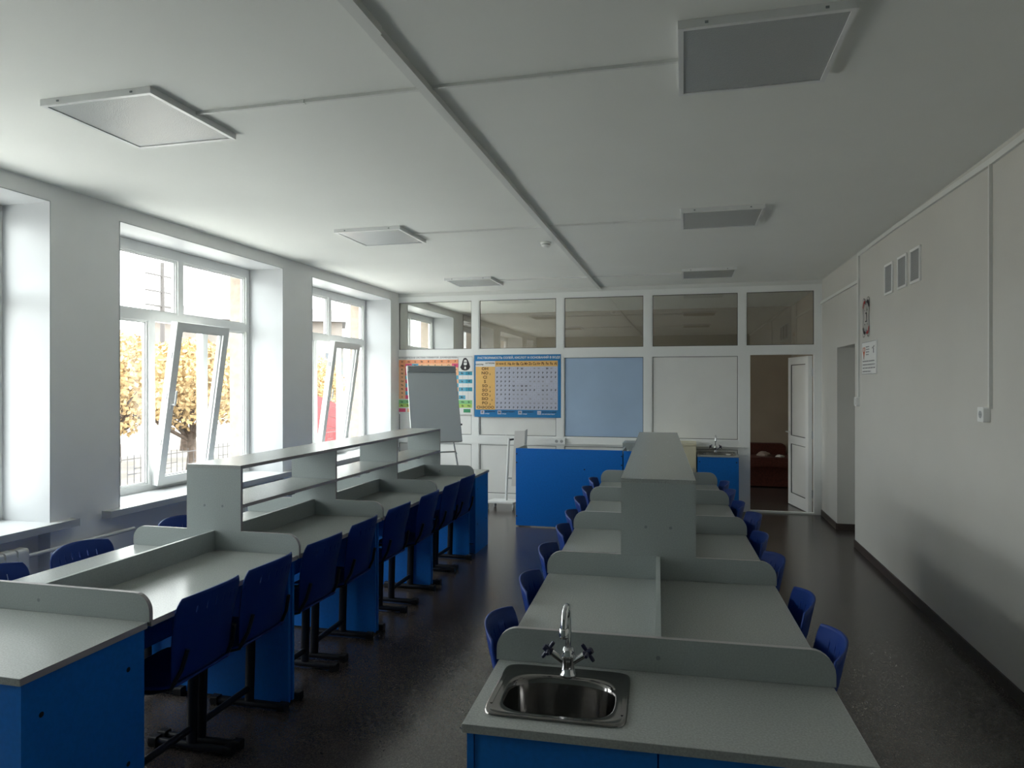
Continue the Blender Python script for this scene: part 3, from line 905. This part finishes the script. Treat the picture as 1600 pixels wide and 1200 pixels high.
# steel sink with oval basin
def make_sink(row, xr, yr, x0, x1, y0, y1, label, z=DH):
    t = thing('steel_sink', label, 'sink')
    n = 48
    cx, cy = (x0 + x1) / 2, (y0 + y1) / 2
    hw, hd = (x1 - x0) / 2, (y1 - y0) / 2
    def sup(a, rx, ry, p, ox=0, oy=0):
        c, s = math.cos(a), math.sin(a)
        return (ox + rx * math.copysign(abs(c) ** (2 / p), c), oy + ry * math.copysign(abs(s) ** (2 / p), s))
    by = -.018
    rings = [(hw, hd, 10, .0005, 0), (hw - .001, hd - .001, 10, .006, 0), (hw - .006, hd - .006, 9, .008, 0), (hw - .012, hd - .012, 9, .005, 0), (hw * .88, hd * .80, 6, .0035, by * .6), (hw * .83, hd * .72, 3.6, .0035, by), (hw * .81, hd * .70, 3.4, .000, by), (hw * .79, hd * .67, 3.2, -.015, by), (hw * .76, hd * .64, 3.0, -.11, by), (hw * .70, hd * .57, 2.8, -.135, by), (hw * .5, hd * .4, 2.5, -.143, by), (.03, .03, 2, -.146, by)]
    v = []
    for (rx, ry, p, zz, oy) in rings:
        for k_ in range(n):
            q = sup(2 * math.pi * (k_ + .5) / n, rx, ry, p, 0, oy); v.append((q[0], q[1], zz))
    f = [(i * n + k_, i * n + (k_ + 1) % n, (i + 1) * n + (k_ + 1) % n, (i + 1) * n + k_) for i in range(len(rings) - 1) for k_ in range(n)]
    MB().mesh(v, f, 'steel', True).build('basin', t)
    MB().lathe([(.0, -.141), (.022, -.141), (.032, -.1445)], (0, by, 0), 'chrome', 20).build('drain', t)
    for sx in (-1, 1): MB().prism(rrect(sx * hw * .93 - .004, sx * hw * .93 + .004, -hd * .62, hd * .5, .003, 2), 'z', .004, .0065, 'steel').build('rim_bead', t)
    px, py = row_point(row, xr + cx, yr + cy)
    t.location = (px, py, z); t.rotation_euler = (0, 0, row[1])
    return t
def make_tap(row, x, y, label, z):
    t = thing('mixer_tap', label, 'tap')
    m = MB().lathe([(0, 0), (.026, 0), (.026, .006), (.021, .012), (.019, .03), (.021, .05), (.023, .058), (.019, .075), (.014, .085), (0, .087)], (0, 0, 0), 'chrome', 20)
    m.build('body', t)
    pts = [(0, 0, .08), (0, 0, .14), (0, 0, .176)]
    for k_ in range(1, 9):
        a = R(180 * k_ / 8); pts.append((0, -.05 + .05 * math.cos(a), .176 + .045 * math.sin(a)))
    pts += [(0, -.10, .17)]
    sp = MB().tube(pts, .0095, 'chrome', 14).build('spout', t)
    MB().lathe([(0, .148), (.0135, .148), (.0145, .153), (.0145, .172), (.011, .176)], (0, -.10, 0), 'chrome', 16).build('aerator', sp)
    for sx in (-1, 1):
        d = Vector((sx * .80, -.12, .58)).normalized()
        m = MB().tube([Vector((0, 0, .032)) + d * .015, Vector((0, 0, .032)) + d * .065], .010, 'chrome', 12)
        m.build('valve_arm', t)
        c = Vector((0, 0, .032)) + d * .075
        u = d.cross(Vector((0, 1, 0))).normalized(); w = d.cross(u).normalized()
        m = MB().tube([c - d * .012, c + d * .016], [.012, .009], 'tap_blue', 12)
        for q in (u, -u, w, -w):
            m.tube([c + q * .004, c + q * .024, c + q * .030], [.0055, .0065, .005], 'tap_blue', 8)
        m.build('handle', t)
    px, py = row_point(row, x, y)
    t.location = (px, py, z); t.rotation_euler = (0, 0, row[1])
    return t
make_sink(RROW, 0, 1.735, SX0, SX1, SY0, SY1, 'stainless steel sink set in the near counter, oval basin')
make_tap(RROW, (SX0 + SX1) / 2 + .006, 1.735 + SY1 - .045, 'chrome tap with dark cross handles behind the near steel sink', DH + .003)

# ------------------------------------------------------------------ school chairs
def make_chair():
    t = thing('school_chair', '', 'chair')
    # backrest shell, concave toward the sitter (local +y), with six slots near the top
    nu, nv = 76, 26
    def pt(u, v):
        hw = .172 + .026 * min(1, v / .75)
        zt = .826 - .018 * u * u
        z = .47 + (zt - .47) * v
        if v > .82:
            k_ = (v - .82) / .18
            hw -= .022 * k_ ** 2.5
        y = -.190 - .052 * v - .056 * (1 - u * u) * (.30 + .70 * min(1, v / .65)) + .01 * math.sin(v * math.pi)
        return (hw * u, y, z)
    v, f = [], []
    for j in range(nv + 1):
        for i in range(nu + 1):
            v.append(pt(-1 + 2 * i / nu, j / nv))
    slots = {15, 24, 33, 42, 51, 60}
    for j in range(nv):
        for i in range(nu):
            if i in slots and 20 <= j <= 21: continue
            a = j * (nu + 1) + i
            f.append((a, a + 1, a + nu + 2, a + nu + 1))
    o = MB().mesh(v, f, 'chair_plastic', True).build('backrest', t)
    md = o.modifiers.new('thickness', 'SOLIDIFY'); md.thickness = .007; md.offset = 0
    # dished seat
    v, f = [], []
    n1, n2 = 14, 14
    for j in range(n2 + 1):
        for i in range(n1 + 1):
            u, w = -1 + 2 * i / n1, j / n2
            hx = .185 + .015 * math.sin(w * math.pi) - .03 * max(0, (w - .85) / .15) ** 2 - .02 * max(0, (.12 - w) / .12)
            z = .452 - .018 * (1 - u * u) * math.sin(w * math.pi) - .035 * max(0, (w - .8) / .2) ** 2 + .012 * max(0, (.2 - w) / .2)
            v.append((hx * u, -.21 + .40 * w, z))
    for j in range(n2):
        for i in range(n1):
            a = j * (n1 + 1) + i; f.append((a, a + 1, a + n1 + 2, a + n1 + 1))
    o = MB().mesh(v, f, 'chair_plastic', True).build('seat', t)
    md = o.modifiers.new('thickness', 'SOLIDIFY'); md.thickness = .008; md.offset = -1
    for sx in (-1, 1):
        x = sx * .185
        fb = MB().tube([(x, -.20, .022), (x, .195, .022)], .0165, 'black_metal', 10, flat=1.0).build('foot_bar', t)
        for y in (-.212, .175): MB().prism(rrect(x - .022, x + .022, 0, .044, .008, 2), 'y', y, y + .04, 'black_plastic').build('end_cap', fb)
        MB().tube([(x, 0, .036), (x, -.01, .40)], .027, 'black_metal', 10, flat=.55).build('post', t)
        MB().tube([(x * .96, .14, .425), (x * .96, -.10, .425), (x * .92, -.19, .45), (x * .86, -.226, .52), (x * .80, -.245, .60)], .009, 'black_metal', 8).build('back_tube', t)
    MB().tube([(-.17, 0, .10), (.17, 0, .10)], .016, 'black_metal', 8).build('crossbar', t)
    m = MB().box(-.185, .185, -.03, .01, .405, .425, 'black_metal').box(-.185, .185, .10, .13, .41, .427, 'black_metal')
    m.build('seat_bracket', t)
    return t
chair0 = make_chair()
LR = [2.49, 2.915, 3.43, 3.93, 4.475, 5.03, 5.56, 6.03]
LL = [2.44, 2.95, 3.66]
RL_ = [2.39, 2.93, 3.47, 4.00, 4.47, 5.03, 5.55, 6.08]
RR_ = [2.45, 2.90, 3.49, 4.00, 4.60, 5.05, 5.62, 6.10]
ORD = ['nearest', 'second', 'third', 'fourth', 'fifth', 'sixth', 'seventh', 'farthest']
first = True
def put_chair(row, side, y, label, group, dx=0, rz=0):
    global first
    o = chair0 if first else copy_tree(chair0)
    first = False
    o['label'] = label; o['group'] = group
    place(o, row, side * (DW / 2 - .21 + dx), y, 0, (R(90) if side > 0 else R(-90)) + rz)
rj = random.Random(3)
for i, y in enumerate(LR):
    put_chair(LROW, 1, y, 'blue plastic chair, %s along the aisle side of the window-side desks' % ORD[i], 'chairs on the aisle side of the window-side desks', rj.uniform(-.01, .01), R(rj.uniform(-2, 2)))
for i, y in enumerate(LL):
    put_chair(LROW, -1, y, 'blue plastic chair between desks and windows, %s' % ['nearest the camera, cut off at the left edge', 'the one in full view with slotted back', 'just left of the shelf unit end'][i], 'chairs between the window-side desks and the windows', .06 if i < 3 else .02, R(rj.uniform(-2, 2)))
for i, y in enumerate(RL_):
    put_chair(RROW, -1, y, 'blue plastic chair, %s along the left side of the wall-side desks' % ORD[i], 'chairs on the left side of the wall-side desks', rj.uniform(-.01, .01), R(rj.uniform(-3, 3)))
for i, y in enumerate(RR_):
    put_chair(RROW, 1, y, 'blue plastic chair, %s along the right side of the wall-side desks' % ORD[i], 'chairs on the right side of the wall-side desks', [.012, .008, .0, 0, .05, 0, 0, 0][i], R([-6, -5, 2, 0, 3, 0, 0, 0][i]))

# ------------------------------------------------------------------ teacher's corner
t = thing('teacher_desk', 'blue teacher desk with a tall flat front facing the class', 'desk', (-1.89, 7.80, 0))
m = MB().box(0, 1.228, 0, .018, .012, .905, 'blue_panel')
for zz in (.84, .74, .12):
    for xx in (.010, 1.218): m.disc((xx, -.001, zz), .008, 'y', 'black_plastic', 10)
m.disc((.80, -.001, .68), .008, 'y', 'black_plastic', 10)
m.build('front_panel', t)
MB().prism([(.0185, .012), (.70, .012), (.70, .74), (.62, .75), (.50, .905), (.0185, .905)], 'x', .0, .018, 'board').build('side_panel', t)
MB().prism([(.0185, .012), (.70, .012), (.70, .74), (.62, .75), (.50, .905), (.0185, .905)], 'x', 1.21, 1.228, 'board').build('side_panel', t)
MB().box(.0185, 1.2095, .0185, .68, .735, .757, 'laminate').build('tabletop', t)
t = thing('teacher_desk', 'second shorter blue desk front right of the tall teacher desk', 'desk', (-.652, 7.80, 0))
MB().box(0, .56, 0, .018, .012, .900, 'blue_panel').build('front_panel', t)
for x in (0, .542): MB().box(x, x + .018, .0185, .60, .012, .86, 'board').build('side_panel', t)
MB().box(.0185, .5415, .0185, .60, .735, .757, 'laminate').build('tabletop', t)

# cream sideboard against the partition and the far sink cabinet
t = thing('sideboard', 'cream low cabinet against the partition beside the far sink cabinet', 'cabinet', (-.28, 8.93, 0))
m = MB().box(0, .435, .02, .42, .06, .88, 'cream').box(.02, .415, .04, .40, 0, .06, 'baseboard'); m.build('body', t)
MB().box(-.002, .438, -.004, .425, .880, .905, 'cream').build('top', t)
for x0, x1 in ((.006, .430),):
    d_ = MB().box(x0, x1, .002, .019, .07, .872, 'cream').build('door', t)
    MB().tube([(x1 - .03 if x0 < .1 else x0 + .03, .002, .60), (x1 - .03 if x0 < .1 else x0 + .03, -.003, .6), (x1 - .03 if x0 < .1 else x0 + .03, -.003, .5), (x1 - .03 if x0 < .1 else x0 + .03, .002, .5)], .004, 'grey_metal', 6).build('handle', d_)
t = thing('low_cabinet', 'white low cabinet against the partition, half hidden behind the blue desk and grey shelf', 'cabinet', (-.76, 8.95, 0))
MB().box(0, .47, .018, .40, .0, .875, 'board').box(.0, .47, 0, .40, .875, .895, 'board').build('body', t)
for x0, x1 in ((.004, .232), (.238, .466)): MB().box(x0, x1, .001, .0175, .06, .87, 'board').build('door', t)
t = thing('sink_cabinet', 'blue sink cabinet against the partition left of the open door', 'cabinet', (.165, 8.92, 0))
m = MB()
m.box(0, .50, 0, .05, DH - .022, DH, 'laminate').box(0, .50, .40, .44, DH - .022, DH, 'laminate').box(0, .04, .05, .40, DH - .022, DH, 'laminate').box(.46, .50, .05, .40, DH - .022, DH, 'laminate')
m.build('worktop', t)
for x in (.004, .478): MB().box(x, x + .018, .012, .43, 0, DH - .0225, 'blue_panel').build('side_panel', t)
m = MB().box(.0225, .4775, .012, .030, 0, DH - .0225, 'blue_panel')
for xx in (.03, .47):
    for zz in (.68, .2): m.disc((xx, .0112, zz), .008, 'y', 'black_plastic', 10)
m.build('front_panel', t)
FR = (0, 0)
make_sink(FR, .165, 8.92, .02, .48, .02, .42, 'stainless steel sink on the far cabinet by the open door')
make_tap(FR, .165 + .235, 8.92 + .37, 'chrome tap with dark cross handles on the far sink', DH + .003)

# flipchart easel
t = thing('flipchart_easel', 'grey flipchart board on a tripod easel in front of the posters', 'flipchart', (-3.02, 8.25, 0), R(34))
BM = Matrix.Translation((0, 0, .90)) @ Matrix.Rotation(R(-19), 4, 'X')
m = MB().box(-.32, .32, -.012, .012, .02, 1.03, 'flip_grey', M=BM).box(-.326, -.32, -.014, .014, .015, 1.035, 'white_metal', M=BM).box(.32, .326, -.014, .014, .015, 1.035, 'flip_dark', M=BM)
m.box(-.32, .32, -.014, .014, .012, .02, 'flip_dark', M=BM)
m.build('board', t)
m = MB().box(-.315, .315, -.024, -.012, .945, 1.02, 'flip_dark', M=BM).box(-.32, .32, -.026, .014, 1.03, 1.037, 'white_metal', M=BM).box(-.32, -.308, -.026, -.012, .96, 1.035, 'white_metal', M=BM)
m.build('clamp_bar', t)
MB().box(-.28, .28, -.045, -.012, .0, .012, 'grey_metal', M=BM).build('pen_tray', t)
p = BM @ Vector((.326, -.002, .24)); MB().tube([p, p + Vector((.02, 0, 0))], .012, 'black_plastic', 10).build('clamp_knob', t)
top = BM @ Vector((0, .02, .95))
for sx in (-1, 1):
    a = BM @ Vector((sx * .18, .028, .85)); b2 = BM @ Vector((sx * .22, .028, .03))
    MB().tube([a, b2, (sx * .33, -.16, 0.012)], .011, 'grey_metal', 10).build('leg', t)
MB().tube([BM @ Vector((0, .03, .85)), (0, .80, .012)], .011, 'grey_metal', 10).build('leg', t)
q0 = BM @ Vector((-.25, .03, -.14)); q1 = BM @ Vector((.25, .03, -.14))
MB().tube([(-.245, -.03, .76), (-.235, -.03, .79), (.235, -.03, .79), (.245, -.03, .76)], .009, 'grey_metal', 8).build('crossbar', t)

# mobile board on castors seen edge-on
t = thing('mobile_board_stand', 'white mobile stand with a narrow upright board behind the teacher desk', 'stand', (-2.26, 8.88, 0))
MB().tube([(-.03, .02, .09), (.015, 0, .93)], .017, 'white_metal', 10).build('pole', t)
m = MB().prism([(-.28, -.13), (.10, -.13), (.22, .13), (-.22, .13)], 'z', .085, .105, 'white_metal')
m.build('base', t)
for x, y in ((-.25, -.10), (.10, -.10), (.17, .09), (-.20, .09)):
    c_ = MB().lathe([(0, -.012), (.036, -.012), (.038, 0), (.036, .012), (0, .012)], (x, y, .038), 'grille', 16, 'x').build('castor', t)
    MB().box(x - .018, x + .018, y - .01, y + .01, .055, .085, 'grey_metal').build('fork', c_)
MB().prism([(.05, .30), (.20, .30), (.235, 1.035), (.095, 1.03)], 'y', -.01, .012, 'cloth_white').build('board', t)
MB().prism([(.205, .30), (.222, .30), (.262, 1.055), (.243, 1.045)], 'y', -.02, .02, 'grille').build('board_rail', t)
MB().tube([(.015, 0, .91), (.08, 0, .92)], .012, 'black_plastic', 8).build('clamp', t)
MB().tube([(-.012, .012, .40), (.08, .0, .40)], .010, 'grey_metal', 8).build('clamp', t)
MB().tube([(.015, 0, .93), (-.05, .02, .99), (-.09, .02, 1.02), (-.10, .02, 1.0)], .003, 'white_metal', 6).build('cable', t)

# sofa in the far room with clothes on it
t = thing('sofa', 'reddish brown fabric sofa in the room beyond the open door', 'sofa', (.72, 11.60, 0))
MB().box(-.9, .98, .06, .76, .02, .36, 'sofa').build('base', t)
sp_ = MB().prism(rrect(-.9, 1.0, .34, .48, .04, 4), 'y', 0, .72, 'sofa').build('seat_cushion', t)
MB().prism(rrect(-.62, .92, .40, .66, .06, 5), 'y', .55, .76, 'sofa').build('backrest', t)
MB().prism(rrect(-.95, -.62, .05, .70, .06, 5), 'y', .02, .76, 'sofa').build('armrest', t)
def crumple(name, c, s, mt, label, seed):
    rnd = random.Random(seed)
    bm = bmesh.new(); bmesh.ops.create_icosphere(bm, subdivisions=3, radius=1)
    for v_ in bm.verts:
        n_ = v_.co.normalized(); k_ = 1 + .28 * math.sin(5 * n_.x + 7 * n_.y + seed) + rnd.uniform(-.07, .07)
        v_.co = Vector((n_.x * s[0] * k_, n_.y * s[1] * k_, max(-.0, n_.z) * s[2] * k_))
    me = bpy.data.meshes.new(name); bm.to_mesh(me); bm.free(); me.materials.append(MATS[mt])
    for p_ in me.polygons: p_.use_smooth = True
    o = bpy.data.objects.new(name, me); COL.objects.link(o); o.location = c
    return tag(o, label, 'clothing')
crumple('folded_clothes', (1.27, 11.92, .481), (.10, .09, .06), 'cloth', 'dull brown bundle of clothes lying on the sofa seat', 1)
crumple('white_cloth', (1.50, 11.80, .481), (.06, .05, .03), 'cloth_white', 'small pale crumpled cloth on the right end of the sofa seat', 2)

# ------------------------------------------------------------------ outside
GZ_ = -.95
gy = MB().box(-90, -11.6, -30, 110, GZ_ - .1, GZ_, 'concrete').build('ground')
struct(gy, 'bare earthy yard outside the windows')
struct(MB().box(-11.6, -4.66, -30, 90, GZ_ - .1, GZ_, 'pavement').build('pavement'), 'pale concrete pavement along the building')
def tree(x, y, hc, rc, label, seed, n=8500, lean=0, trunk=True):
    rnd = random.Random(seed)
    t = thing('tree', label, 'tree', (x, y, GZ_), group='yellow autumn trees outside the windows')
    m = MB()
    h0 = 1.2 + rnd.uniform(-.15, .2)
    m.tube([(0, 0, -.05), (.03, lean * .3, h0 * .5), (0, lean, h0)], [.17, .13, .12], 'bark', 8)
    for k_ in range(11):
        a = rnd.uniform(0, 6.28); e_ = rnd.uniform(.35, 1.3)
        p0 = Vector((0, lean, h0 - rnd.uniform(0, .35)))
        d = Vector((math.cos(a) * math.cos(e_), math.sin(a) * math.cos(e_), math.sin(e_)))
        l = rnd.uniform(1.0, 2.0)
        pts = [p0, p0 + d * l * .5 + Vector((0, 0, .1)), p0 + d * l + Vector((0, 0, .35))]
        m.tube(pts, [.06, .04, .012], 'bark', 6)
        for j in range(3):
            q = pts[1] + Vector((rnd.uniform(-.6, .6), rnd.uniform(-.6, .6), rnd.uniform(.2, .8)))
            m.tube([pts[1], q], [.02, .006], 'bark', 5)
    m.build('trunk', t)
    m = MB()
    vs, fs = [], []
    for k_ in range(n):
        while True:
            p = Vector((rnd.uniform(-1, 1), rnd.uniform(-1, 1), rnd.uniform(-1, 1)))
            if p.length < 1 and rnd.random() < .35 + p.length * .65: break
        c = Vector((p.x * rc, p.y * rc, hc + p.z * rc * .80))
        if p.z < -.5 and rnd.random() < .6: continue
        u = Vector((rnd.uniform(-1, 1), rnd.uniform(-1, 1), rnd.uniform(-1, 1))).normalized(); w = u.orthogonal().normalized()
        s = rnd.uniform(.045, .09)
        b_ = len(vs)
        vs += [c - u * s, c + w * s * .6, c + u * s, c - w * s * .6]; fs.append((b_, b_ + 1, b_ + 2, b_ + 3))
    m.mesh(vs, fs, 'leaves')
    m.build('foliage', t)
TL = [(-13.4, 10.4, 2.6, 1.7, 'yellow autumn tree outside, leftmost seen in the middle window', 1), (-13.8, 13.9, 2.6, 1.7, 'yellow autumn tree outside behind the fixed left pane of the middle window', 2),
      (-14.0, 17.4, 2.6, 1.7, 'yellow autumn tree outside with a forked dark trunk behind the tilted sash', 3), (-18.2, 19.0, 2.7, 2.0, 'yellow autumn tree outside farther back, right of the forked one', 4),
      (-14.6, 21.0, 2.5, 1.7, 'yellow autumn tree outside behind the right pane of the middle window', 5), (-18.5, 31.5, 2.6, 1.9, 'yellow autumn tree outside seen through the far window', 6), (-15.0, 6.4, 2.8, 1.8, 'yellow autumn tree outside by the nearest window', 7),
      (-18.4, 14.9, 2.9, 2.0, 'yellow autumn tree outside in the second row behind the fence', 8), (-19.0, 23.2, 2.7, 2.0, 'yellow autumn tree outside deep behind the right pane of the middle window', 9), (-19.5, 27.6, 2.6, 2.0, 'yellow autumn tree outside, rearmost before the pale building', 10)]
for a in TL: tree(*a)
# fence in front of the trees
t = thing('yard_fence', 'dark metal picket fence crossing the yard outside', 'fence', (-12.4, 4, GZ_))
for i in range(13):
    MB().box(-.02, .02, i * 2 - .02, i * 2 + .02, 0, 1.0, 'iron').build('fence_post', t)
m = MB()
for z in (.25, .85): m.box(-.01, .01, 0, 24, z, z + .025, 'iron')
for i in range(24 * 5): m.box(-.006, .006, i * .2 + .08, i * .2 + .092, .12, .95, 'iron')
for i in range(24):
    y = i * 1.0 + .3
    m.box(-.006, .006, y, y + .4, .5, .52, 'iron'); m.box(-.006, .006, y + .2, y + .6, .62, .64, 'iron')
m.build('pickets', t)
# building and pole far behind
t = thing('far_building', 'pale building with a grey roof and chimneys far beyond the trees', 'building', (-60, 84, GZ_), R(28))
m = MB().box(-10, 14, -5, 5, 0, 11.0, 'plaster_far'); m.build('wall', t)
MB().prism([(-6, 11.0), (6, 11.0), (0, 13.3)], 'x', -10.5, 14.5, 'roof_far').build('roof', t)
for x in (1.0, 3.0): MB().box(x - .6, x + .6, -1.2, .2, 12.6, 14.9, 'roof_far').box(x - .75, x + .75, -1.35, .35, 14.5, 14.8, 'roof_far').build('chimney', t)
for fl in range(2):
    for k_ in range(8):
        x = -8.5 + k_ * 2.9
        MB().box(x, x + 1.3, -5.04, -4.96, 1.6 + fl * 3.4, 3.4 + fl * 3.4, 'glass_far').build('window', t)
t = thing('utility_pole', 'grey utility pole with crossarms seen through the middle window', 'pole', (-25.0, 29.0, GZ_))
MB().tube([(0, 0, 0), (0, 0, 8.6)], [.14, .09], 'roof_far', 8).build('pole', t)
for z in (7.9, 7.1, 6.4): MB().box(-.05, .05, -1.1, 1.1, z, z + .06, 'roof_far').build('crossarm', t)
for y in (-1, -.5, .5, 1): MB().lathe([(0, 0), (.06, 0), (.05, .2), (0, .22)], (0, y, 7.99), 'pvc', 8).build('insulator', t)
t = thing('red_board', 'red slatted board standing in the yard outside the far window', 'board', (-14.0, 25.2, GZ_), R(40))
m = MB().prism([(-.55, .2), (.25, -.0), (.62, .55), (.55, 1.75), (-.35, 2.15)], 'y', -.03, .03, 'red_far')
for z in (.8, 1.25, 1.65): m.box(-.5, .58, -.036, -.03, z, z + .03, 'iron')
m.build('slats', t)
MB().box(-1.35, -1.05, -.05, .05, .0, 2.7, 'green_far').build('green_post', t)
chairs = [o for o in COL.objects if o.name.startswith('school_chair')]
print('chairs', len(chairs))
